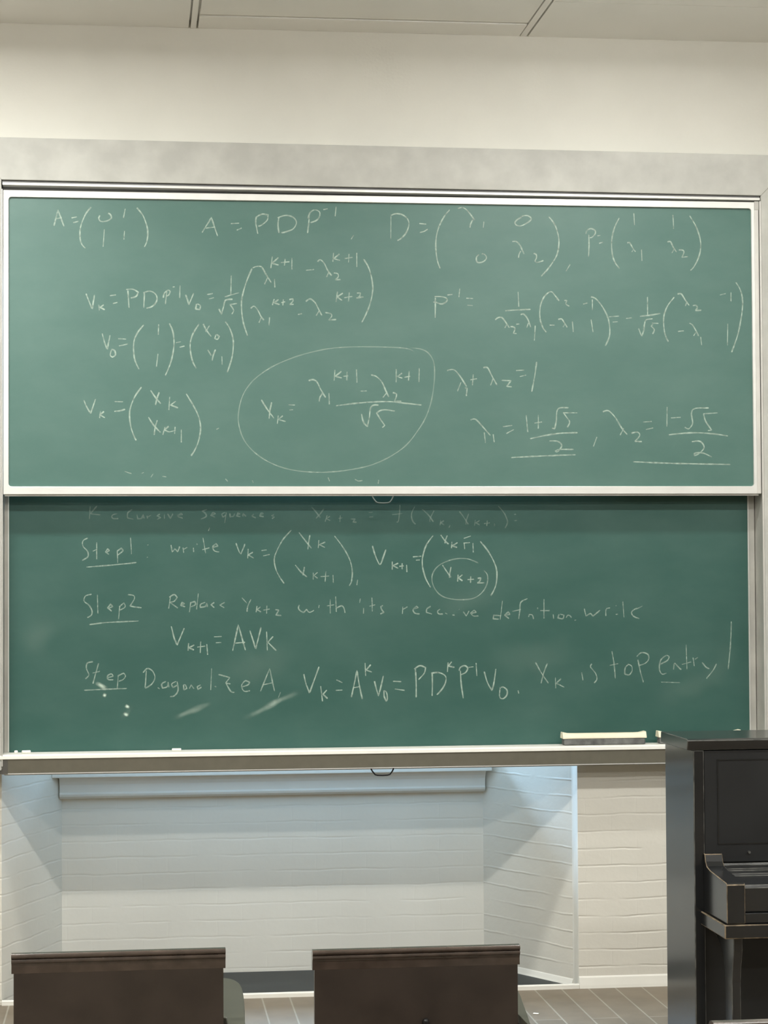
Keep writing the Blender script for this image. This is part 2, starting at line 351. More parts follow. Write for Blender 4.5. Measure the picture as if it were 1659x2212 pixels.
# painted kerb along the recess and cove at the foot of the brick
struct('trim_4', prism_x(bmesh.new(), [(-0.012, 0.0), (0.003, 0.0), (0.003, 0.019), (-0.008, 0.019), (-0.012, 0.015)], NL+.001, NR-.001), M['white_trim'], 'white painted threshold strip before the dark recess floor')
struct('baseboard_right', prism_x(bmesh.new(), [(0.0, 0.0), (-0.014, 0.0), (-0.012, 0.012), (-0.005, 0.042), (0.0, 0.048)], NR, RX1), M['white_trim'], 'white painted cove at foot of the brick wall right of the recess')
def splay_cove(name, a, b, label):
    a, b = Vector((*a, 0)), Vector((*b, 0)); t = (b-a).normalized(); n = Vector((-t.y, t.x, 0))
    if n.y > 0: n = -n
    bm = bmesh.new(); rings = [[bm.verts.new(p + n*d + Vector((0, 0, z))) for d, z in ((0.0, .0025), (.013, .0025), (.009, .010), (.003, .024), (0.0, .028))] for p in (a, b)]
    for k in range(5): bm.faces.new((rings[0][k], rings[0][(k+1) % 5], rings[1][(k+1) % 5], rings[1][k]))
    bm.faces.new(rings[0]); bm.faces.new(rings[1][::-1])
    struct(name, bm, M['white_trim'], label)
splay_cove('recess_baseboard_right', (NBR, NY), (0.771, .052), 'white painted cove at foot of the right splay')

# window behind the chalkboard with its sill showing below the tray
win = root('window_1', (-0.41, NY, WZ0), 'window behind the chalkboards, only its white sill and moulding showing', 'window', kind='structure')
bm = B((NBL, NBL+.06, NY, NY+.08, WZ0, WZ1), (NBR-.06, NBR, NY, NY+.08, WZ0, WZ1), (NBL+.06, NBR-.06, NY, NY+.08, WZ0, WZ0+.07), (NBL+.06, NBR-.06, NY, NY+.08, WZ1-.06, WZ1),
       (-0.43, -0.39, NY+.01, NY+.07, WZ0+.07, WZ1-.06), (NBL+.06, NBR-.06, NY+.01, NY+.07, 1.93, 1.98))
part('window_frame', bm, M['sash'], win, bevel=.003)
part('window_pane', B((NBL+.05, NBR-.05, NY+.038, NY+.042, WZ0+.05, WZ1-.05)), M['glass'], win)
bm = prism_z(bmesh.new(), [(-1.3445, 0.432), (0.508, 0.432), (0.486, NY-.002), (-1.3075, NY-.002)], 0.8400, 0.884)
part('window_sill', bm, M['sill'], win, bevel=.005, seg=3)
ap = [(NY-.001, .8398), (0.466, .8398), (0.471, .832), (0.482, .820), (0.489, .806), (0.491, .774), (0.486, .767), (0.490, .757), (0.503, .747), (NY-.001, .747)]
part('sill_moulding', prism_x(bmesh.new(), ap, -1.314, 0.4865), M['sill'], win, bevel=.0015, seg=1)

# ---------------------------------------------------------------- chalkboards
fr = root('chalkboard_surround', (0, -0.14, 0.93), 'fixed pale aluminium track frame round the two sliding green chalkboards', 'chalkboard surround')
def slope(bm):      # the head of the frame hangs 12 mm lower at the right
    for v in bm.verts: v.co.z += .0125*(CI1 - v.co.x)/(CI1 - CI0)
    return bm
part('header_track', slope(B((CI0+.004, CI1-.004, -0.150, -0.1, 3.189, 3.1995))), M['alu'], fr, bevel=.0015, seg=1)
part('header_rail', slope(B((CI0+.003, CI1-.003, -0.0995, -0.015, 3.160, 3.2075))), M['alu_dark'], fr, bevel=.0015, seg=1)
part('header_channel', slope(B((CI0+.003, CI1-.003, -0.138, -0.1005, 3.2000, 3.2075))), M['alu_dark'], fr)
for s, xa, xb, xc in ((-1, CI0+.0005, -1.5065, -1.5095), (1, 1.5225, CI1-.0005, 1.5265)):
    lo, hi = (xa, xc) if s < 0 else (xc, xb)
    part('side_track', B((min(xa, xb), max(xa, xb), -0.152, -0.1425, 0.945, 3.186)), M['alu_mid'], fr, bevel=.001, seg=1)
    part('side_channel', B((lo, hi, -0.142, -0.020, 0.9455, 3.158)), M['alu_dull'], fr, bevel=.001, seg=1)
    bm = B((lo, hi, -.1419, -.020, 0.935, 0.945)); part('track_stop', bm, M['alu_dull'], fr)
bm = B((1.5035, 1.5215, -0.1455, -0.1415, 3.150, 3.186)); part('corner_plate', bm, M['alu_dull'], fr, bevel=.001, seg=1)

def rail_frame(x0, x1, z0, z1, top, bot, lft, rgt, y0, y1):
    """picture-frame of four rails in one mesh with small rounded inner corners"""
    bm = bmesh.new()
    outer = [(x0, z0), (x1, z0), (x1, z1), (x0, z1)]
    ix0, ix1, iz0, iz1 = x0+lft, x1-rgt, z0+bot, z1-top; r = .011
    inner = []
    for cx, cz, a0 in ((ix0+r, iz0+r, 180), (ix1-r, iz0+r, 270), (ix1-r, iz1-r, 0), (ix0+r, iz1-r, 90)):
        inner.append([(cx+r*math.cos(math.radians(a0+k*30)), cz+r*math.sin(math.radians(a0+k*30))) for k in range(4)])
    for y, flip in ((y0, 0), (y1, 1)):
        O = [bm.verts.new((x, y, z)) for x, z in outer]; I = [[bm.verts.new((x, y, z)) for x, z in c] for c in inner]
        if not flip: O0, I0 = O, I
        for k in range(4):
            n = (k+1) % 4
            bm.faces.new([O[k], O[n]] + I[n][:2][::-1][1:] + I[k][::-1][:1])
            bm.faces.new([O[k]] + I[k][::-1])
    for k in range(4): bm.faces.new((O0[k], O0[(k+1) % 4], O[(k+1) % 4], O[k]))
    fi0 = [v for c in I0 for v in c]; fi1 = [v for c in I for v in c]
    for k in range(len(fi0)): n = (k+1) % len(fi0); bm.faces.new((fi0[k], fi0[n], fi1[n], fi1[k]))
    return bm
def pull(x, z, y, w, h, d):
    a = w/2
    return tube(bmesh.new(), [(x-a, y, z+.004), (x-a, y-d*.5, z-h*.1), (x-a*.88, y-d*.8, z-h*.45), (x-a*.66, y-d, z-h*.9), (x-a*.45, y-d, z-h), (x, y-d, z-h*1.04), (x+a*.45, y-d, z-h), (x+a*.66, y-d, z-h*.9), (x+a*.88, y-d*.8, z-h*.45), (x+a, y-d*.5, z-h*.1), (x+a, y, z+.004)], .0030, 8)

up = root('chalkboard', (0, -0.13, 1.996), 'upper green sliding chalkboard covered with matrix formulas and a looped answer', 'chalkboard')
part('slate', B((-1.495, 1.502, -0.131, -0.108, 2.010, 3.175)), M['slate'], up)
part('panel_frame', rail_frame(-1.5060, 1.5200, 1.996, 3.1835, .027, .0315, .0215, .0285, -0.142, -0.104), M['alu'], up, bevel=.0022, seg=2)
part('edge_flange', B((1.5040, 1.5198, -0.1445, -0.1422, 1.998, 3.150)), M['alu_mid'], up)
part('lower_lip', B((-1.500, 1.512, -0.134, -0.108, 1.990, 1.9958)), M['alu_dull'], up)
part('pull_handle', pull(-0.022, 1.990, -0.122, .083, .028, .022), M['pull_board'], up, smooth=True, label='dull wire pull handle under the upper board')
lo = root('chalkboard', (0, -0.03, 0.90), 'lower green sliding chalkboard with the three written steps', 'chalkboard')
part('slate', B((-1.4895, 1.4945, -0.031, -0.008, 0.93, 2.02)), M['slate_clean'], lo)
part('bounce_backing', B((-1.4895, 1.4945, -0.0078, -0.004, 0.93, 2.02)), M['sash'], lo)  # unseen pale sheet added to bounce daylight down into the recess
bm = rail_frame(-1.5085, 1.5240, 0.900, 2.06, .025, .03, .0195, .0295, -0.034, -0.004)
part('panel_frame', bm, M['alu_dull'], lo, bevel=.002, seg=2)
for a in ((1.4945, 1.4985), (-1.4935, -1.4895)): part('frame_lip', B((*a, -0.0375, -0.0335, 0.9925, 2.03)), M['alu'], lo)
part('pull_handle', pull(-0.021, 0.905, -0.055, .089, .026, .012), M['pull'], lo, smooth=True, label='dark wire pull handle hanging under the tray')

# tray
tr = root('chalk_tray', (0, -0.09, 0.91), 'long pale chalk tray with taupe underside below the lower chalkboard', 'chalk tray')
lipp = [(-0.036, .9895), (-0.146, .9905), (-0.153, .984), (-0.1545, .9725), (-0.147, .9715), (-0.140, .975), (-0.036, .974)]
part('tray_top', prism_x(bmesh.new(), lipp, -1.62, 1.62), M['white_trim'], tr, bevel=.0012, seg=1)
part('tray_underside', prism_x(bmesh.new(), [(-0.148, .9712), (-0.128, .917), (-0.120, .9165), (-0.112, .9735), (-0.140, .9745)], -1.62, 1.62), M['taupe'], tr, label='taupe sloping underside of the tray')
part('tray_edge', B((-1.62, 1.62, -0.1285, -0.1205, .9125, .9163)), M['alu'], tr)
part('end_cap', prism_x(bmesh.new(), [(-0.1505, .9685), (-0.131, .914), (-0.125, .914), (-0.142, .9685)], -1.615, -1.4885), M['taupe_cap'], tr, label='darker grey cap at the left end of the tray')

# ---------------------------------------------------------------- erasers and chalk on the tray
def eraser(loc, label):
    r = root('chalkboard_eraser', loc, label, 'eraser', 'chalkboard erasers on the tray')
    part('felt_pad', B((-.166, .166, -.026, .026, 0.0, .025)), M['felt'], r, bevel=.004, local=True, label='grey felt pad')
    bm = bmesh.new(); n = 16
    sec = []
    for i in range(n+1):
        t = -1 + 2*i/n; x = .166*t; fl = max(0, abs(t)-.86)/.14
        sec.append([(x+(.005 if t > 0 else -.005)*fl, y*(1+.12*fl), z) for y, z in ((-.027, .0255), (-.026, .032), (-.017, .046+.006*fl), (.017, .046+.006*fl), (.026, .032), (.027, .0255))])
    vs = [[bm.verts.new(p) for p in s] for s in sec]
    for a, b in zip(vs, vs[1:]):
        for k in range(6): bm.faces.new((a[k], a[(k+1) % 6], b[(k+1) % 6], b[k]))
    bm.faces.new(vs[0]); bm.faces.new(vs[-1][::-1])
    part('handle_block', bm, M['eraser_wood'], r, bevel=.002, local=True, label='cream wooden back')
    return r
eraser((0.870, -0.100, 0.9910), 'long felt eraser with cream back standing in full view beside the piano')
eraser((1.263, -0.095, 0.9910), 'long felt eraser half hidden behind the piano lid')
def chalk_piece(x, y, ln, rad, rot, label):
    bm = bmesh.new(); n = 10
    rings = [[bm.verts.new((xx, r*math.cos(a), r*math.sin(a))) for a in [2*math.pi*k/n for k in range(n)]] for xx, r in ((-ln/2, rad*.6), (-ln/2+.002, rad), (ln/2-.001, rad*.95), (ln/2, rad*.8))]
    for a, b in zip(rings, rings[1:]):
        for k in range(n): bm.faces.new((a[k], a[(k+1) % n], b[(k+1) % n], b[k]))
    bm.faces.new(rings[0]); bm.faces.new(rings[-1][::-1])
    o = part('chalk_stick', bm, M['chalkstick'], smooth=False); o.location = (x, y, .9905+rad); o.rotation_euler = (0, 0, rot)
    return tag(o, label, 'chalk', 'pieces of chalk on the tray')
chalk_piece(-1.460, -0.085, .012, .0055, .6, 'tiny crumb of white chalk next to the grey tray end cap')
chalk_piece(-1.420, -0.100, .034, .006, .25, 'stubby white chalk piece just along from the tiny crumb')
chalk_piece(-0.838, -0.100, .036, .0055, .04, 'white chalk stick lying alone on the tray below the slanting eraser wipes')

# ---------------------------------------------------------------- piano
pn = root('upright_piano', (1.48, -1.70, 0), 'black lacquered upright piano with worn light edges on its key bed', 'piano')
PX0, PX1 = 0.765, 2.215
bk, ft = -1.490, -1.845
for x0, x1 in ((PX0, PX0+.035), (PX1-.035, PX1)):
    part('side_panel', prism_x(bmesh.new(), [(bk, .02), (ft, .02), (ft, 1.115), (bk, 1.115)], x0, x1), [M['piano'], M['piano_scuff']], pn, bevel=.003, bevmat=1)
part('back_board', B((PX0+.035, PX1-.035, bk, bk+.02, .02, 1.115)), M['piano_dull'], pn)
lid = [(-1.517, 1.124), (-1.521, 1.1515), (-1.845, 1.1515), (-1.858, 1.147), (-1.853, 1.128), (-1.848, 1.1155), (-1.517, 1.1155)]
part('lid', prism_x(bmesh.new(), lid, PX0-.022, PX1+.022), [M['piano'], M['piano_scuff']], pn, bevel=.0025, bevmat=1)
bm = B((PX0+.036, PX1-.036, ft+.004, ft+.02, .7575, 1.113))
part('upper_panel', bm, M['piano_dull'], pn, bevel=.002)
# the thin raised bead of the upper panel
def bead(x0, x1, z0, z1, y, w=.0035):
    bm = bmesh.new(); o = [(x0, z0), (x1, z0), (x1, z1), (x0, z1)]; i = [(x0+w, z0+w), (x1-w, z0+w), (x1-w, z1-w), (x0+w, z1-w)]
    R = [[bm.verts.new((x, yy, z)) for x, z in q] for q, yy in ((o, y), (o, y-.002), (i, y-.002), (i, y))]
    for k in range(4):
        for a, b in ((0, 1), (1, 2), (2, 3), (3, 0)): bm.faces.new((R[a][k], R[a][(k+1) % 4], R[b][(k+1) % 4], R[b][k]))
    return bm
part('panel_bead', bead(PX0+.078, PX1-.078, .815, 1.085, ft+.004), M['piano'], pn)
part('panel_knob', tube(bmesh.new(), [(0.944, ft+.004, .789), (0.944, ft-.008, .789)], .004), M['piano_scuff'], pn)
af = -2.105
armp = [(ft+.004, .60), (ft+.004, .790), (ft-.014, .787), (ft-.022, .765), (ft-.036, .752), (ft-.075, .744), (af+.006, .731), (af, .726), (af, .607), (ft+.004, .607)]
armp = [(ft-.0005, .607), (ft-.0005, .790)] + armp[2:9]
for x0, x1 in ((0.795, 0.853), (PX1-.088, PX1-.030)):
    part('key_arm', prism_x(bmesh.new(), armp, x0, x1), [M['piano'], M['piano_worn']], pn, bevel=.0022, bevmat=1, seg=1)
fb = [(ft-.001, .640), (ft-.001, .757), (ft-.012, .757), (ft-.014, .750), (ft-.060, .747), (ft-.064, .740), (ft-.110, .738), (ft-.116, .731), (-2.060, .726), (-2.086, .722), (-2.092, .714), (-2.086, .640)]
part('fallboard', prism_x(bmesh.new(), fb, 0.8535, PX1-.0885), [M['piano'], M['piano_scuff']], pn, bevel=.0018, bevmat=1, seg=1)
part('key_slip', B((0.8535, PX1-.0885, -2.100, -2.06, .607, .638)), M['piano'], pn, bevel=.002)
part('key_bed', B((0.785, PX1-.020, -2.115, ft+.05, .563, .606)), [M['piano'], M['piano_worn']], pn, bevel=.0035, bevmat=1, seg=2)
for x0, x1 in ((0.803, 0.875), (PX1-.110, PX1-.038)):
    # scrolled bracket under the key bed, running down into a straight leg
    br = [(-2.062, .06), (-2.062, .42), (-2.070, .47), (-2.085, .52), (-2.085, .5625), (ft+.015, .5625), (ft+.015, .545), (-1.90, .535), (-1.960, .50), (-1.985, .44), (-1.992, .06)]
    part('leg', prism_x(bmesh.new(), br, x0+.018, x0+.046), [M['piano'], M['piano_scuff']], pn, bevel=.002, bevmat=1)
part('lower_panel', B((PX0+.036, PX1-.036, ft+.03, ft+.05, .12, .5625)), M['piano_dull'], pn)
part('toe_rail', B((PX0+.036, PX1-.036, ft+.0, ft+.05, .06, .1195)), M['piano_dull'], pn, bevel=.004)
for a in (PX0, PX1-.10): part('toe_block', B((a, a+.10, -2.10, ft+.02, 0.0, .0595)), M['piano_dull'], pn, bevel=.004)

# ---------------------------------------------------------------- chairs
def tablet_outline(pts, r=6):
    return pts
def rail_profile():
    p = [(.026, .7795), (.026, .816), (.018, .8235), (.008, .8255)]
    for cz, cr in ((.8190, .0060), (.8078, .0050)):
        for k in range(7):
            a = math.radians(80 - k*27); p.append((-.0045 - cr*math.cos(a)*1.0, cz + cr*math.sin(a)))
    p += [(-.0030, .800), (-.0017, .795), (-.0017, .7795)]
    return p
def chair(loc, label, tablet=None, bolt=False, width=.485):
    r = root('tablet_arm_chair', loc, label, 'chair', 'wooden tablet-arm chairs')
    h = width/2
    part('back_panel', B((-h+.005, h-.005, -.0015, .020, .40, .7794)), M['chair'], r, local=True)
    rl = prism_x(bmesh.new(), rail_profile(), -h, h)
    part('top_rail', rl, M['chair_rail'], r, bevel=.0012, seg=1, local=True)
    part('seat', prism_x(bmesh.new(), [(.022, .415), (.022, .440), (.10, .436), (.30, .446), (.415, .452), (.43, .444), (.43, .425)], -h+.02, h-.02), M['chair'], r, bevel=.004, local=True)
    for sx in (-1, 1):
        x0, x1 = (h-.043, h-.008) if sx > 0 else (-h+.008, -h+.043)
        part('leg', B((x0, x1, -.0010, .0400, 0.0, .399)), M['chair'], r, bevel=.004, local=True)
        part('leg', B((x0, x1, .380, .418, 0.0, .414)), M['chair'], r, bevel=.004, local=True)
    for a in (-h+.02, h-.038): part('stretcher', B((a, a+.018, .041, .379, .16, .19)), M['chair'], r, local=True)
    if tablet:
        xs = [p[0] for p in tablet]
        part('arm_post', B((h-.010, h+.020, .10, .135, .40, .6395)), M['chair'], r, bevel=.003, local=True)
        part('writing_tablet', prism_z(bmesh.new(), tablet, .640, .660), M['tablet'], r, bevel=.003, local=True, label='grey-green writing tablet')
    if bolt:
        bm = bmesh.new(); bmesh.ops.create_uvsphere(bm, u_segments=14, v_segments=8, radius=.0085)
        bmesh.ops.scale(bm, vec=(1, .8, 1), verts=bm.verts[:]); bmesh.ops.translate(bm, vec=(.020, -.004, .655), verts=bm.verts[:])
        part('bolt', bm, M['steel'], r, smooth=True, local=True, label='dark domed bolt')
    return r
def arc(cx, cy, rr, a0, a1, n=7): return [(cx+rr*math.cos(math.radians(a0+(a1-a0)*k/n)), cy+rr*math.sin(math.radians(a0+(a1-a0)*k/n))) for k in range(n+1)]
T1 = [(.284, -.09), (.2865, 0), (.2915, .10), (.2965, .222)] + [(.2985, .33), (.2985, .38), (.2955, .425), (.290, .455), (.2835, .477), (.272, .495), (.2585, .505), (.23, .509), (.02, .505), (-.01, .49), (-.02, .46), (-.015, .30), (.06, .22), (.16, .16), (.225, .05), (.2445, .03), (.2445, -.09)]
T2 = [(.2445, -.12), (.249, -.078), (.262, .03), (.273, .133), (.283, .22), (.29, .296), (.288, .34), (.275, .37), (.24, .385), (.02, .39), (-.01, .36), (.0, .25), (.10, .18), (.20, .12), (.240, .03), (.2425, -.12)]
chair((-1.0335, -3.5, 0), 'dark wooden chair back with a broad round-cornered grey-green tablet arm beside it', T1)
chair((-0.3555, -3.555, 0), 'middle dark wooden chair back with small domed bolt, in front of the recess', T2, True, .480)
chair((0.3400, -4.42, 0), 'dark wooden chair with only a strip of top rail visible below the piano', T1)
chair((-0.3600, -4.425, 0), 'dark wooden chair almost wholly below the picture, a corner of rail over bare floor', T1)

# small scrap on the floor
bm = B((-.011, .011, -.006, .006, 0.0, .004)); o = part('chalk_scrap', bm, M['chalkstick'], bevel=.0015)
o.location = (0.516, -0.464, 0.0005); o.rotation_euler = (0, 0, -.5); tag(o, 'white scrap lying on floor beside the middle chair', 'scrap')

# ---------------------------------------------------------------- ceiling lamps (above the picture)
for i, (x, y, sx, sy, w) in enumerate(LAMPS):
    r = root('ceiling_light', (x, y, CEIL), 'opal ceiling light box, %s row out from the chalkboards, %s' % (('first', 'second', 'third', 'fourth')[i // 3], ('window recess side', 'above the piano side', 'far side beyond the piano')[i % 3]), 'ceiling light', 'ceiling lights in rows')
    part('lamp_housing', B((-sx/2-.02, sx/2+.02, -sy/2-.02, sy/2+.02, -.030, -.0005)), M['housing'], r, bevel=.004, local=True)
    part('lamp_diffuser', B((-sx/2, sx/2, -sy/2, sy/2, -.085, -.0305)), M['lamp_bright' if i == 1 else 'lamp_near' if i == 0 else 'lamp'], r, local=True)
    area('lamp_light', (0, 0, -.088), sx, sy, w, WARM, r)
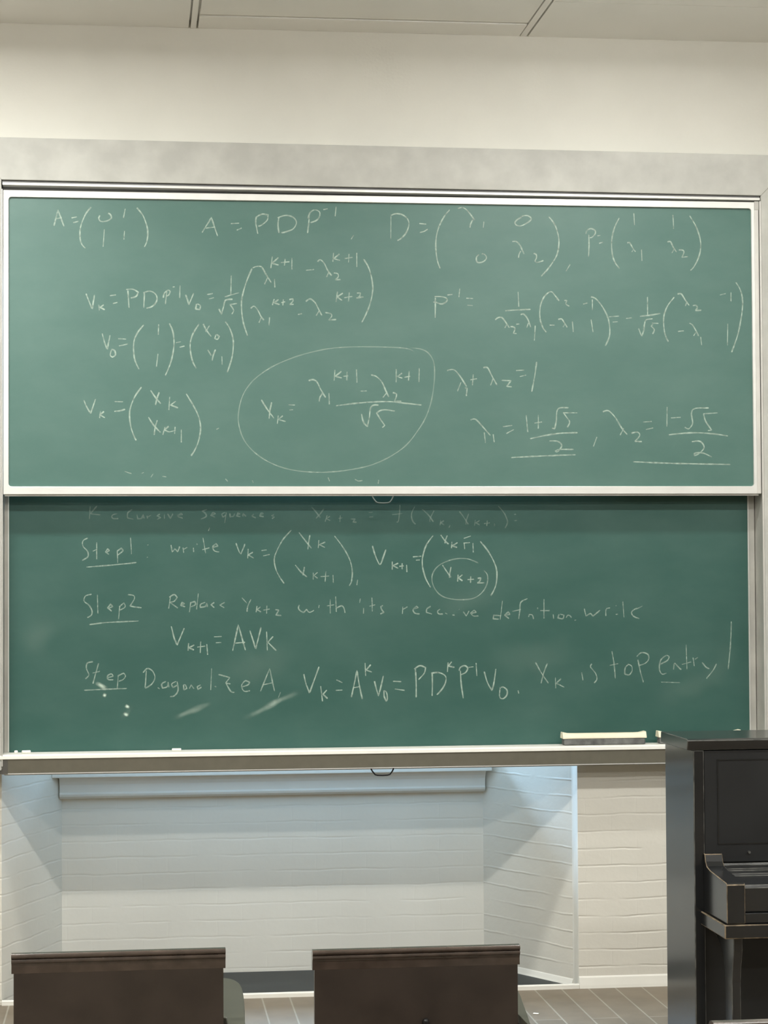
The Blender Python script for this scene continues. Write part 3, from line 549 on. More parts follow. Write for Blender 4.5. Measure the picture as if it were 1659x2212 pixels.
# ---------------------------------------------------------------- the writing (0.1 mm board coordinates: x,z along each stroke)
CHALK = [
 ('U', 'f', 'chalk formula reading A equals the matrix 0 1 over 1 1', """-13105,30462 -12947,31103 -12712,30443; -13026,30752 -12797,30798; -12428,30792 -12216,30838; -12361,30608 -12150,30667; -11652,31252 -11895,30922 -12077,30428 -12090,29998 -12017,29753 -11872,29595; -11319,30919 -11368,30795 -11289,30679 -11076,30689 -10882,30802 -10918,30950 -11015,31010; -10334,31193 -10407,30822; -11150,30368 -11199,29672; -10366,30317 -10391,29972; -9895,31249 -9646,30926 -9482,30465 -9464,30157 -9507,29879 -9605,29675"""),
 ('U', 'f', 'chalk formula reading A equals P D P to the minus 1', """-7340,30280 -6964,30886 -6720,30146; -7199,30467 -6818,30516; -6202,30661 -5875,30685; -5968,30404 -5771,30494; -5195,30931 -5215,30713 -5136,30261; -5239,30911 -4979,31052 -4731,31031 -4769,30813 -4993,30617 -5129,30578; -4298,30944 -4337,30664 -4301,30316; -4373,30912 -4050,31016 -3740,30952 -3605,30737 -3742,30486 -4053,30357 -4226,30330; -3088,30993 -3121,30682 -3166,30320; -3151,30899 -3056,31149 -2869,31258 -2683,31174 -2697,30968 -2840,30823 -3058,30745; -2533,31270 -2359,31310; -2022,31402 -2061,31009; -1328,30271 -1429,30107"""),
 ('U', 'f', 'chalk formula reading D equals a diagonal matrix of lambdas', """172,31055 162,30131; 139,31068 351,31151 610,31122 821,30971 891,30737 795,30430 605,30193 406,30068; 1306,30776 1589,30752; 1323,30419 1493,30459 1654,30555; 2558,31369 2310,31063 2094,30637 1988,30212 1971,29789 2025,29320 2145,28964; 2857,31392 3023,31442 3189,31383 3378,31174 3552,30931; 3471,30963 3389,30797 3350,30636; 3922,30890 3892,30644; 5473,31111 5281,30990 5185,30870 5246,30767 5422,30741 5662,30854 5840,30998 5784,31125 5593,31160 5401,31100; 3723,29567 3618,29457 3617,29292 3721,29237 3911,29296 4017,29439 3937,29570 3809,29592; 5060,30103 5227,30106 5369,29975 5463,29788 5552,29600; 5415,29730 5342,29597 5317,29446; 5925,29638 6035,29597 6048,29464 5985,29331 6080,29276 6344,29355; 6550,31151 6787,30846 6928,30470 6973,30091 6897,29617 6678,29236 6437,28926 6220,28701; 7426,29212 7251,28935"""),
 ('U', 'f', 'chalk formula reading P equals 1 1 over lambda 1 lambda 2', """8199,30430 8207,29997 8181,29521; 8073,30439 8129,30591 8295,30669 8459,30596 8458,30460 8347,30334 8237,30295; 8550,30381 8677,30404; 8619,30078 8785,30129; 9471,31142 9257,30716 9143,30226 9150,29739 9246,29361 9463,29050; 10062,31324 10086,30836; 11678,31283 11705,30707; 9776,30116 9886,30117 9995,29923 10120,29751; 10049,29870 9965,29749; 10364,29852 10382,29386; 11434,30176 11573,30178 11682,29962 11818,29763; 11725,29908 11624,29728; 11902,29856 12080,29842 12123,29750 12038,29559 12288,29589; 12360,31277 12634,30818 12796,30331 12820,29950 12732,29568 12534,29184 12366,29008"""),
 ('U', 'f', 'chalk formula for v k ending in a matrix of lambda powers', """-11868,27840 -11747,27516 -11627,27229 -11535,27794; -11372,27397 -11354,27170; -11172,27399 -11324,27293 -11130,27197; -10941,27751 -10704,27791; -10826,27445 -10644,27496; -10242,27980 -10218,27624 -10194,27280; -10321,28004 -10047,28019 -9834,27904 -9926,27737 -10139,27674; -9591,27876 -9610,27568 -9622,27291; -9652,27876 -9377,27952 -9146,27819 -9116,27573 -9287,27356 -9531,27274; -8718,27947 -8780,27441; -8859,27687 -8816,27872 -8675,27997 -8584,27949 -8645,27812 -8755,27750; -8492,28122 -8412,28135; -8204,28199 -8217,27681; -7985,27832 -7912,27616 -7863,27432 -7666,27897; -7557,27478 -7594,27268 -7435,27245 -7410,27393 -7532,27478; -7145,27840 -6918,27880; -7066,27668 -6881,27720; -6190,28612 -6211,27819; -6457,27755 -5884,27928; -6686,27289 -6582,27068 -6501,27353 -6439,27601 -6316,27651 -6131,27666; -6255,27454 -5966,27500; -6243,27454 -6102,27233 -6176,27072; -5357,28925 -5574,28414 -5743,27855 -5794,27422 -5734,26804 -5551,26199; -5357,28913 -5171,28977 -4986,28948 -4802,28640 -4605,28332; -4753,28548 -4878,28267; -4481,28489 -4470,28148; -4564,29388 -4628,28909; -4317,29347 -4578,29108 -4306,29037; -4231,29143 -3884,29179; -4057,29301 -4089,29021; -3790,29335 -3792,28869; -3240,28845 -2911,28880; -2785,29192 -2661,29269 -2506,29134 -2370,28855 -2209,28639; -2321,28794 -2415,28587; -2134,28752 -1978,28729 -1948,28611 -2060,28485 -1855,28488; -2130,29562 -2163,29200; -1894,29515 -2131,29325 -1870,29254; -1695,29331 -1370,29385; -1519,29520 -1540,29177; -1207,29574 -1210,28994; -5436,27301 -5300,27396 -5147,27242 -5024,26996 -4901,26842; -5006,26965 -5105,26747; -4685,26968 -4711,26639; -4497,27695 -4572,27446; -4323,27672 -4509,27546 -4281,27468; -4219,27549 -4064,27588; -4138,27686 -4157,27438; -3909,27676 -3754,27702 -3767,27597 -3891,27471 -3724,27492; -3558,27084 -3397,27123; -3258,27602 -3071,27709 -2886,27575 -2750,27327 -2608,27049; -2701,27266 -2838,27047; -2483,27175 -2266,27133 -2217,27034 -2329,26884 -2031,26899; -1982,28019 -2046,27596; -1764,27959 -2001,27801 -1796,27660; -1715,27773 -1390,27826; -1514,27993 -1547,27619; -1215,27965 -1065,27967 -1109,27829 -1235,27766 -941,27812; -946,29340 -729,28968 -588,28409 -590,27972 -705,27472 -895,27034 -1034,26771"""),
 ('U', 'f', 'chalk formula for P inverse with one over root five', """1940,27816 1933,27393 1925,26995; 1893,27853 2148,27856 2384,27797 2393,27670 2193,27560 1958,27628 1840,27636; 2423,27924 2631,27950; 2926,28188 2891,27835; 3180,27805 3464,27789; 3225,27524 3448,27512; 5293,28086 5317,27474; 4754,27317 5278,27355 5803,27379; 4347,26937 4466,27032 4633,27034 4774,26856 4930,26622; 4821,26772 4739,26620; 4963,26679 5082,26670 5153,26600 5090,26411 5223,26398; 5202,26775 5331,26790; 5372,27163 5515,27183 5667,27005 5798,26653; 5704,26841 5631,26637; 5980,26735 5937,26121; 6441,26446 6276,26681 6173,27057 6196,27529 6333,27861 6526,28062 6669,28092 6788,27961 6978,27717; 6907,27867 6859,27787; 7170,27752 7280,27753 7241,27611 7384,27518; 7940,27616 8121,27661; 8325,27809 8322,27377; 8244,27916 8463,27838 8735,27516 8951,27086 9029,26654 8999,26276 8831,25924; 6566,26752 6768,26753; 6912,26986 7059,27004 7167,26854 7292,26661; 7194,26800 7111,26681; 7496,26911 7531,26480; 8264,26999 8342,26486; 8978,27113 9419,27144; 9152,26899 9362,26917; 9704,27050 9941,27084; 10595,27941 10593,27182; 10273,27141 10715,27194 11130,27269; 10213,26665 10294,26449 10348,26352 10422,26558 10463,26829 10536,27003 10813,27049; 10767,26875 11043,26861; 10822,26843 10738,26750 10864,26605 10790,26426; 11718,27953 11437,27597 11279,27216 11253,26836 11315,26403 11451,26106; 11829,28062 11996,28064 12160,27821 12324,27595; 12242,27768 12157,27577; 12463,27596 12602,27609 12656,27528 12588,27402 12833,27415; 13596,28043 13842,28100; 14065,28157 14061,27786; 11842,26543 12092,26572; 12317,26889 12455,26803 12591,26576 12700,26360; 12591,26522 12489,26369; 12783,26334 12819,25992; 13918,26887 13892,25989; 14254,28589 14446,28281 14542,27846 14502,27246 14343,26482 14171,25991 14056,25691"""),
 ('U', 'f', 'chalk formula reading v 0 equals 1 1 equals x 0 x 1', """-11243,26282 -11144,25905 -11045,25654 -10934,26219; -10870,25655 -10930,25428 -10846,25343 -10731,25430 -10761,25606 -10895,25655; -10620,26071 -10311,26053; -10596,25784 -10246,25862; -9610,26634 -9846,26344 -9996,26015 -10022,25611 -9963,25208 -9804,24856; -9039,26655 -9060,26235; -9072,25492 -9133,24971; -8633,26709 -8493,26381 -8444,25926 -8496,25471 -8622,25015 -8798,24610; -8369,25927 -8178,25969; -8229,25751 -8028,25803; -7452,26684 -7690,26312 -7806,25931 -7792,25526 -7708,25173 -7568,24911; -7301,26685 -7161,26418 -6985,26181; -7049,26621 -7211,26367; -6798,26269 -6849,26101 -6733,26082 -6667,26194 -6783,26269; -7123,25658 -6987,25431; -6820,25675 -6912,25431 -6953,25229; -6569,25409 -6560,25079; -6439,26794 -6253,26502 -6128,26097 -6129,25640 -6206,25234 -6369,24751"""),
 ('U', 'f', 'chalk formula reading v k equals x k over x k plus 1', """-11957,23662 -11843,23386 -11694,23135 -11495,23714; -11312,23227 -11347,22946; -11172,23213 -11332,23076 -11133,22961; -10764,23602 -10435,23593; -10784,23214 -10575,23240 -10351,23301; -9700,24191 -9951,23847 -10126,23443 -10186,23091 -10137,22638 -10028,22286 -9919,22059; -9365,24052 -9176,23775 -8966,23524; -9025,23978 -9116,23725 -9177,23457; -8615,23803 -8651,23273; -8375,23627 -8586,23475 -8285,23360; -9453,23003 -9253,22691 -8979,22389; -9103,22883 -9188,22590 -9229,22288; -8803,22616 -8889,22299; -8653,22642 -8828,22500 -8653,22415; -8653,22415 -8377,22482; -8412,22618 -8428,22340; -8167,22517 -8168,21998; -7987,23947 -7722,23504 -7497,23050 -7413,22595 -7475,22141 -7627,21736 -7803,21458; -6795,22521 -6694,22572"""),
 ('U', 'o', 'chalk loop drawn round the x k formula', """1123,25542 984,25697 649,25784 -190,25822 -1305,25819 -2251,25751 -3139,25567 -3915,25313 -4689,24948 -5351,24448 -5738,23894 -5916,23233 -5907,22682 -5689,22077 -5252,21582 -4648,21198 -3932,20950 -3049,20840 -2163,20857 -1330,20968 -605,21146 121,21479 739,21924 1190,22481 1529,23039 1758,23708 1875,24488 1878,25102 1768,25435 1545,25668 1209,25777 817,25791"""),
 ('U', 'f', 'chalk formula for x k over root five inside the loop', """-5024,23705 -4805,23347 -4520,22962; -4611,23613 -4684,23265 -4718,22950; -4354,23084 -4394,22742; -4172,23074 -4355,22918 -4063,22842; -3950,23505 -3690,23495; -3912,23295 -3768,23307; -3155,24460 -2978,24505 -2812,24407 -2675,24131 -2471,23788; -2603,23965 -2704,23798 -2732,23632; -2342,23977 -2328,23523; -2100,24898 -2135,24466; -1839,24844 -2079,24643 -1823,24578; -1767,24645 -1562,24663; -1616,24829 -1629,24480; -1243,24926 -1224,24388; -1080,24055 -835,24068; -670,24713 -448,24642 -225,24421 -77,24088 50,23822; -32,24005 -190,23810; 202,24006 347,23951 330,23801 273,23673 553,23663; 347,24952 339,24413; 587,24787 390,24647 597,24581; 670,24621 911,24661; 867,24872 837,24482; 1272,24986 1257,24429; -2095,23469 -1428,23555 -704,23624 77,23645 748,23581 1392,23511; -1052,23168 -975,22836 -820,22653 -735,23031 -694,23364 -565,23503 -342,23504; 299,23268 -92,23322 -315,23282 -439,23187 -317,22977 -123,22700 -235,22599"""),
 ('U', 'f', 'chalk formula reading lambda 1 plus lambda 2 equals 1', """2382,24899 2669,24933 2914,24675 3182,24253; 2953,24431 2803,24064; 3100,24203 3198,24204 3163,23878; 3324,24530 3596,24581; 3449,24759 3413,24311; 3846,25022 4027,25023 4190,24723 4418,24316; 4255,24601 4145,24315; 4584,24521 4972,24507 4805,24278 5012,24262; 5182,24916 5529,24935; 5329,24672 5594,24739; 6029,25282 5941,24692 5812,24054"""),
 ('U', 'f', 'underlined chalk formula giving lambda 1 with a plus sign', """3313,22927 3535,22952 3829,22644 4131,22303; 3877,22440 3924,22009; 4239,22360 4278,22034; 4629,22662 5017,22713; 4767,22386 5082,22550; 5582,23139 5643,22445; 5910,22813 6226,22855; 6079,23140 6074,22585; 6613,22611 6738,22587 6806,22898 6843,23307 6993,23430 7326,23431; 7075,23226 7673,23228; 7116,23210 7223,23063 7354,22859 7253,22638; 5715,22176 6321,22308 6985,22408 7700,22426; 6501,22096 6858,22081 7023,21901 6855,21672 6747,21688 6938,21754 7520,21755; 4933,21425 6232,21492 7610,21543; 8465,22264 8312,21871"""),
 ('U', 'f', 'underlined chalk formula giving lambda 2 with a minus sign', """8699,23273 8950,23315 9240,23029 9487,22620 9719,22349; 9570,22620 9417,22332; 9861,22415 10138,22457 10221,22318 10026,22088 10319,22072; 10368,22869 10729,22894; 10474,22565 10785,22632; 11365,23489 11349,22683; 11520,23037 11925,23063; 12072,22668 12257,22603 12411,22834 12373,23246 12535,23428 13109,23447; 12854,23206 13463,23250; 12871,23207 12952,22918 13202,22548 13033,22523; 11396,22354 12340,22438 13183,22408 13901,22310; 12353,22076 12716,22093 12882,21847 12669,21599 12482,21516 12500,21615 12838,21616 13216,21452; 9910,21267 11486,21203 13999,21156"""),
 ('U', 'm', 'row of stray chalk ticks along the bottom rail', """-10380,20867 -10106,20777; -9722,20787 -9632,20827; -9358,20636 -9272,20767; -8907,20676 -8757,20651; -6448,20576 -6347,20464; -5388,20525 -5353,20414; -2397,20636 -2331,20481; -1332,20564 -1193,20492 -1026,20509; -375,20537 -398,20381"""),
 ('L', 'w', 'shade-dimmed chalk line reading Recursive sequences', """-11739,19545 -11770,19029; -11457,19556 -11733,19242 -11337,19192; -10675,19239 -10820,19209 -10892,19131 -10832,19052 -10628,19045; -10085,19408 -10266,19269 -10278,19069 -10037,19025; -9904,19208 -9874,19043 -9723,19055 -9663,19189 -9615,19043; -9512,19164 -9482,19042; -9470,19115 -9349,19176; -8998,19224 -9119,19145 -8968,19084 -9119,19005; -8828,19205 -8817,19041; -8695,19236 -8587,19053 -8483,19235; -8332,19174 -8101,19204 -8180,19247 -8302,19125 -8090,19052; -7129,19403 -7330,19343 -7190,19233 -7179,19110 -7392,19019; -6966,19171 -6813,19232 -6904,19275 -6984,19159 -6814,19098; -6417,19292 -6558,19219 -6509,19097 -6387,19170; -6375,19292 -6437,18865; -6234,19243 -6217,19108 -6082,19139 -6052,19243; -5960,19181 -5826,19230 -5911,19261 -5960,19138 -5808,19108; -5716,19120 -5704,19230 -5582,19119; -5276,19217 -5362,19137 -5197,19057; -5044,19179 -4891,19228 -4982,19259 -5044,19137 -4873,19106; -4462,19197 -4566,19154 -4462,19092 -4555,19031"""),
 ('L', 'w', 'shade-dimmed chalk line reading x k plus 2 equals f of x k', """-2967,19500 -2790,19289 -2612,19058; -2459,19433 -2625,19222 -2791,19038; -2348,19156 -2428,18906; -2229,19123 -2375,19024 -2216,18945; -1898,19036 -1732,19056; -1818,19155 -1833,18891; -1401,19009 -1222,19008 -1302,18890 -1157,18876; -670,19265 -517,19284; -651,19086 -491,19099; 597,19580 561,19150 526,18918 440,18872; 281,19184 682,19229; 1197,19513 1062,19215 1094,18950 1226,18784; 1497,19400 1763,19147 1949,18882; 1979,19346 1830,19048 1795,18882; 2244,18961 2216,18749; 2378,18934 2244,18848 2397,18761; 2632,18747 2577,18648; 3004,19311 3204,19045 3370,18779; 3387,19211 3291,18945 3270,18779; 3654,18957 3626,18732; 3829,18930 3667,18844 3841,18758; 4010,18810 4259,18843; 4145,18930 4124,18710; 4434,18809 4447,18709; 4601,19528 4855,19208 4974,18874 4864,18622; 5247,19174 5328,19187; 5258,18927 5360,18940"""),
 ('L', 't', 'chalk line reading Step 1 write v k', """-11819,18284 -12011,18182 -12023,17970 -11843,17757 -11831,17545 -12059,17395; -11483,18119 -11484,17435; -11639,17757 -11483,17835; -11141,17694 -10991,17784 -11051,17857 -11141,17724 -11003,17633; -10678,17753 -10661,17298; -10702,17753 -10521,17873 -10461,17770 -10660,17601; -10159,18297 -10118,17629; -11904,17134 -10931,17208 -9908,17306; -9496,17991 -9454,18009; -9515,17505 -9473,17523; -8565,18006 -8517,17713 -8408,17847 -8305,17725 -8214,17943; -8093,17894 -8063,17681; -8063,17821 -7911,17906; -7680,17880 -7669,17710; -7546,18044 -7528,18002; -7303,18287 -7195,17647; -7334,17800 -7048,17878; -6909,17890 -6708,17950 -6786,18042 -6908,17920 -6848,17755 -6647,17706; -7028,18683 -7089,18549; -5994,18069 -5873,17733 -5795,17629 -5628,18037; -5507,17835 -5527,17444; -5306,17700 -5508,17591 -5282,17455; -4975,17760 -4773,17783; -4915,17545 -4652,17606; -3771,18582 -4129,18185 -4388,17696 -4469,17391 -4409,17023 -4245,16686 -4062,16422; -3486,18487 -3191,18105 -2974,17841; -3038,18381 -3092,18072 -3126,17789; -2683,18169 -2710,17840; -2419,18089 -2664,17984 -2433,17872; -3636,17186 -3394,16889 -3151,16691; -3261,17106 -3308,16856 -3329,16758; -2913,16867 -2914,16591; -2734,16886 -2887,16755 -2736,16643; -2623,16708 -2273,16732; -2404,16917 -2439,16490; -2121,16771 -2109,16455; -2067,18351 -1705,17869 -1442,17373 -1345,16912 -1380,16516 -1481,16319; -1128,16581 -1169,16350"""),
 ('L', 'f', 'chalk formula for v k plus 1 with two stacked entries', """-530,17950 -413,17534 -262,17203 -182,17235 21,17796; 271,17299 269,16969; 517,17232 297,17134 516,17021; 550,17100 736,17125; 670,17231 669,16980; 850,17164 862,16867; 1105,17481 1453,17506; 1231,17348 1385,17360; 1946,18352 1656,17955 1506,17492 1497,17095 1615,16631 1826,16233; 2241,18364 2393,18151 2560,17985; 2508,18337 2427,18118 2413,18019; 2695,18084 2679,17819; 2929,18050 2707,17918 2908,17851; 3164,18029 3433,18048; 3179,18215 3468,18314; 3197,18016 3216,17783; 3554,18028 3565,17649; 2300,17157 2453,16925 2652,16639; 2655,17076 2606,16825 2585,16626; 2941,16756 2919,16478; 3122,16755 2953,16624 3120,16503; 3322,16555 3591,16567; 3457,16687 3442,16422; 3726,16606 3860,16619 3826,16499 3724,16420 4014,16419; 3837,18113 4137,17746 4403,17280 4522,16881 4498,16416 4395,16118 4259,15886"""),
 ('L', 'o', 'chalk circle round the lower entry x k plus 2', """3797,17216 3361,17384 2959,17406 2556,17322 2153,17125 1917,16828 1881,16497 2013,16166 2279,15899 2680,15777 3149,15748 3620,15824 3957,16087 4128,16418 4130,16750 3963,16950"""),
 ('L', 't', 'chalk line reading Step 2 replace with its recursive definition', """-11672,16067 -11920,15997 -11977,15797 -11793,15639 -11673,15424 -11695,15245 -11865,15139; -11460,16051 -11439,15293; -11056,15490 -10857,15575 -10942,15668 -11056,15526 -10893,15382; -10587,15594 -10631,15072; -10609,15559 -10416,15715 -10374,15557 -10573,15430; -10274,16043 -10039,15999 -10018,15855 -10182,15591 -10004,15554 -9719,15516; -11794,14867 -11071,14947 -9827,14994; -8591,15939 -8663,15473; -8648,15918 -8447,16031 -8326,15916 -8434,15773 -8613,15724 -8291,15484; -8184,15613 -8040,15669 -8133,15720 -8184,15599 -8005,15540; -7790,15718 -7848,15323; -7825,15697 -7632,15753 -7611,15623 -7790,15538; -7488,16075 -7561,15429; -7216,15714 -7395,15643 -7417,15521 -7216,15548 -7159,15678 -7130,15519; -6857,15711 -6986,15619 -6858,15495; -6440,15708 -6642,15602 -6462,15493; -5763,15884 -5561,15666; -5402,15824 -5526,15558 -5563,15320; -5165,15555 -5202,15303; -5021,15518 -5166,15411 -5000,15316; -4913,15387 -4660,15429; -4768,15574 -4783,15242; -4443,15406 -4298,15383 -4408,15189 -4191,15165; -3474,15591 -3504,15435 -3330,15289 -3185,15403 -3069,15287 -2877,15372; -2678,15573 -2702,15458; -2235,15802 -2238,15234; -2370,15537 -2079,15581; -2019,15917 -1993,15290; -1980,15453 -1788,15538 -1689,15450 -1643,15247; -1027,15823 -1057,15649; -895,15445 -902,15212; -559,15860 -545,15297; -661,15513 -426,15569; -110,15543 -210,15486 -152,15352 -76,15264 -229,15196; 687,15491 668,15189; 687,15375 875,15478; 1121,15383 1316,15440 1240,15499 1110,15372 1168,15226 1373,15183; 1828,15495 1669,15397 1638,15251 1874,15179; 2199,15375 2098,15294 2139,15189 2316,15176; 2404,15216 2493,15175; 2699,15138 2788,15126; 2966,15370 2984,15346; 3143,15269 3260,15093 3380,15296; 3438,15191 3675,15236 3587,15324 3438,15208 3556,15091 3763,15089; 4693,15089 4376,15112 4361,14973 4586,14950; 4747,15701 4643,14922; 4856,15108 5047,15142 4977,15247 4835,15109 5011,14968; 5782,15778 5497,15627 5452,15278 5400,14944; 5154,15266 5495,15334; 5805,15031 5848,15136 5968,15100 6017,14939; 6183,15412 6183,15343; 6449,15760 6443,14957; 6289,15286 6680,15283; 6821,15128 6841,14953; 7070,15140 7012,14987 7211,14950 7269,15090 7105,15140; 7353,14984 7425,15089 7532,15053 7567,14983; 7694,14877 7766,14897; 8105,15363 8174,15048 8353,15151 8459,15046 8769,15288; 8996,15041 9012,15322 9177,15376; 9411,15108 9497,15122; 9415,15473 9429,15445; 9703,15632 9747,14979; 10252,15312 10519,15437; 10289,15368 10072,15208 10142,15032 10392,14925"""),
 ('L', 'f', 'chalk formula reading v k plus 1 equals A v k', """-8565,14790 -8451,14323 -8331,14035 -8043,14714; -7880,14102 -7902,13801; -7651,14028 -7866,13923 -7666,13828; -7544,13941 -7221,13981; -7400,14170 -7422,13703; -7163,14060 -7129,13628; -6875,14345 -6574,14356; -6804,14107 -6589,14119; -6144,13762 -5910,14819 -5626,13779; -6035,14085 -5639,14118; -5457,14599 -5336,14223 -5222,13847 -5002,14724; -4786,14542 -4760,13771; -4519,14345 -4737,14109 -4399,13767"""),
 ('L', 't', 'chalk line reading Step Diagonalize A', """-11626,13409 -11853,13355 -11888,13141 -11797,12890 -11938,12728; -11414,13350 -11535,12923 -11641,12532; -11655,12960 -11357,13028; -11089,12761 -10847,12830 -10918,12916 -11060,12846 -11039,12703 -10826,12687; -10649,12842 -10685,12342; -10684,12828 -10435,12947 -10364,12824 -10471,12683 -10635,12627; -11995,12287 -11146,12319 -10294,12338; -9546,13044 -9568,12687 -9597,12344; -9689,12938 -9510,13115 -9297,13006 -9212,12754 -9333,12505 -9597,12329; -9098,12359 -9027,12308; -8763,12606 -8941,12501 -8906,12335 -8727,12391 -8691,12569 -8656,12354; -8370,12601 -8549,12496 -8499,12352 -8335,12443; -8334,12601 -8299,12242 -8443,12029 -8621,11996; -8084,12455 -8071,12254 -7956,12310 -8013,12454 -8099,12441; -7856,12294 -7784,12451 -7670,12292; -7404,12447 -7548,12377 -7512,12269 -7369,12360; -6972,13102 -7011,12227; -6852,12383 -6781,12353; -6707,12855 -6255,12721 -6421,12507 -6220,12469; -6400,12493 -6221,12181 -6063,12129; -5789,12342 -5537,12425 -5464,12532 -5644,12584 -5789,12392 -5681,12175 -5444,12194; -5047,12146 -4669,13063 -4477,12139; -4938,12418 -4548,12500; -4239,12121 -4326,11906"""),
 ('L', 'f', 'chalk formula reading v k equals A to the k v 0', """-3312,12849 -3226,12456 -3083,12079 -3007,12280 -2689,13132; -2635,12345 -2562,11726; -2386,12186 -2543,12014 -2358,11839; -2006,12586 -1762,12468; -2037,12164 -1763,12173; -1409,11867 -1296,12375 -1176,12942 -1086,12373 -960,11781; -1337,12260 -1045,12303; -848,13251 -827,12718; -614,13179 -808,12961 -575,12877; -477,12528 -403,12220 -317,11929 -227,12247 -108,12739; -93,12158 -83,11897 4,11711 46,11838 6,12059 -93,12141; 272,12502 612,12481; 340,12194 750,12131; 1184,12986 1210,12404 1207,11835; 1125,12975 1361,13112 1596,13039 1536,12807 1299,12548; 1859,12833 1868,12338 1853,11885; 1800,12805 2124,12830 2400,12681 2387,12391 2208,12102 2030,11929; 2510,13234 2478,12844; 2658,13261 2521,13088 2774,13027; 3009,12908 3036,12383 3120,11770; 2950,12879 3010,13024 3188,13092 3305,12992 3216,12818 3026,12733; 3347,13021 3542,13048; 3650,13204 3676,12667; 3973,12868 4100,12429 4288,12088 4367,12368 4460,12962; 4632,12219 4600,11839 4736,11750 4897,11894 4898,12099 4751,12217 4632,12189; 5356,12076 5384,11947"""),
 ('L', 't', 'chalk words reading x k is top entry', """6074,13216 6305,12795 6607,12339; 6571,13162 6411,12759 6302,12343; 6893,12580 6904,12140; 7134,12528 6920,12349 7260,12178; 7977,12777 8031,12448; 8407,13122 8349,12983 8547,12736 8602,12491 8486,12331; 9234,13624 9322,13077 9367,12503; 9136,13044 9494,13111; 9909,13071 9779,12932 9762,12687 9941,12650 10065,12824 10038,13014 9873,13086; 10306,13277 10409,12785 10534,12328; 10256,13383 10452,13542 10717,13484 10758,13273 10591,13099 10354,13031; 11202,13058 11527,13209 11622,13369 11493,13420 11261,13232 11200,12882 11306,12670 11501,12703; 11790,12841 11814,13051 11850,13107 12029,12908 12122,12837; 12326,13854 12352,12835; 12138,13048 12536,13149; 12610,13324 12657,12972; 12682,13253 12805,13322; 12991,13123 13148,12931 13292,12860; 13598,13068 13436,12788 13158,12460; 14233,14803 14187,13872 14074,12816; 11267,12341 12059,12311"""),
 ('L', 's12', 'bright chalk wipe under the third Step', """-11571,12602 -11252,12420 -11061,12275"""),
 ('L', 's8', 'pair of finger-wide chalk dabs below the third Step', """-10402,11682 -10189,11565; -10473,11376 -10225,11265"""),
 ('L', 's8', 'pale chalk dab under the underline', """-11274,12121 -11090,12047"""),
 ('L', 's14', 'faint slanting eraser wipe left of the v k formula', """-8588,11086 -7801,11412 -6869,11759"""),
 ('L', 's14', 'faint slanting eraser wipe running up to the v k formula', """-5865,11027 -5072,11376 -4204,11833 -3261,12182"""),
 ('L', 'S60', 'wide pale dust smear at the right end', """10238,11479 11493,11839 12655,12201 13826,12942 14136,14640"""),
 ('L', 'S70', 'wide pale dust smear at left edge', """-14439,13606 -13721,14508 -13271,15413"""),
 ('L', 'S80', 'wide pale dust smear in the middle of the board', """-6738,12795 -5084,13144 -3604,13865"""),
 ('L', 'S60', 'wide pale dust smear under the circled entry', """1622,15301 3319,15661 4836,16211"""),
 ('L', 'S80', 'wide pale dust smear above the last written words', """3680,13237 6144,13398 8053,13753"""),
 ('L', 'S16', 'thin dust smear beside the third Step', """-10658,11017 -10023,11737"""),
]

def smooth_line(pts):
    pts = [Vector(p) for p in pts]
    if len(pts) < 3: return pts
    out = [pts[0]]
    for i in range(len(pts)-1):
        p0 = pts[max(i-1, 0)]; p1 = pts[i]; p2 = pts[i+1]; p3 = pts[min(i+2, len(pts)-1)]
        def tan(a, b, c):
            u, v = (b-a), (c-b)
            if u.length < 1e-9 or v.length < 1e-9: return (u if v.length < 1e-9 else v)*.5
            if u.angle(v, 0) > math.radians(82): return None
            return (c-a)*.5
        t1 = tan(p0, p1, p2) if i > 0 else (p2-p1)*.8
        t2 = tan(p1, p2, p3) if i+2 < len(pts) else (p2-p1)*.8
        if t1 is None: t1 = (p2-p1)*.8
        if t2 is None: t2 = (p2-p1)*.8
        for k in range(1, 7):
            s = k/6; h1 = 2*s**3-3*s*s+1; h2 = s**3-2*s*s+s; h3 = -2*s**3+3*s*s; h4 = s**3-s*s
            out.append(p1*h1 + t1*h2 + p2*h3 + t2*h4)
    return out
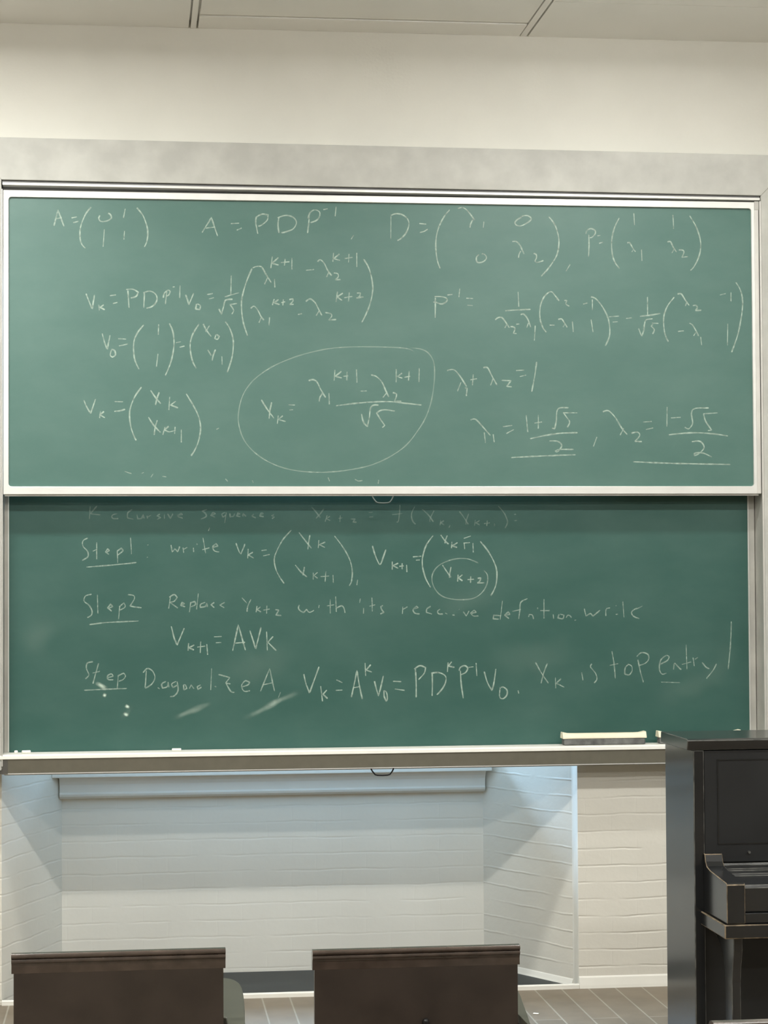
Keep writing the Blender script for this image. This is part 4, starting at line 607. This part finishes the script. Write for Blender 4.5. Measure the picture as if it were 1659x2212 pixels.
def stroke(bm, uv, pts, w, y, taper=True):
    P = smooth_line([(a*1e-4, b*1e-4) for a, b in pts]); n = len(P); vs = []
    L = [0.0]
    for a, b in zip(P, P[1:]): L.append(L[-1] + (b-a).length)
    tot = L[-1] or 1
    ph = random.random()*6
    for i, p in enumerate(P):
        t = (P[min(i+1, n-1)] - P[max(i-1, 0)]); t = t.normalized() if t.length > 1e-9 else Vector((1, 0)); q = Vector((-t.y, t.x))
        ww = w*.5*(1 + .18*math.sin(ph + L[i]*60)) * (.75 if taper and i in (0, n-1) else 1)
        vs.append((bm.verts.new((p.x+q.x*ww, y, p.y+q.y*ww)), bm.verts.new((p.x-q.x*ww, y, p.y-q.y*ww)), L[i]/tot))
    for a, b in zip(vs, vs[1:]):
        f = bm.faces.new((a[0], a[1], b[1], b[0]))
        for l, c in zip(f.loops, ((a[2], 1), (a[2], 0), (b[2], 0), (b[2], 1))): l[uv].uv = c
NAMES = {'f': 'chalk_formula', 't': 'chalk_writing', 'o': 'chalk_loop', 'm': 'chalk_tick', 'w': 'chalk_writing', 's': 'chalk_wipe', 'S': 'chalk_smear'}
for bd, kind, label, data in CHALK:
    host, y = (up, -0.1313) if bd == 'U' else (lo, -0.0313)
    k = kind[0]; w = {'f': .0072, 't': .0064, 'o': .0058, 'm': .0062, 'w': .0064}.get(k) or float(kind[1:])*2.2e-3
    if k in 'sS': y += .0001
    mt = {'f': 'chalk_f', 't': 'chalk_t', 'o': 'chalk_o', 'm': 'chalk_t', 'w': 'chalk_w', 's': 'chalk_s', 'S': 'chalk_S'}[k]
    if kind in ('s12', 's8'): mt = 'chalk_d'
    bm = bmesh.new(); uv = bm.loops.layers.uv.verify()
    for j, s in enumerate(data.split('; ')):
        stroke(bm, uv, [tuple(map(int, q.split(','))) for q in s.split()], w, y - j*2e-6, k not in 'sS')
    bmesh.ops.translate(bm, verts=bm.verts[:], vec=-wloc(host))
    me = bpy.data.meshes.new(NAMES[k]); bm.to_mesh(me); bm.free(); me.materials.append(M[mt])
    o = bpy.data.objects.new(NAMES[k], me); COL.objects.link(o); o.parent = host; o['label'] = label
    o.visible_shadow = True
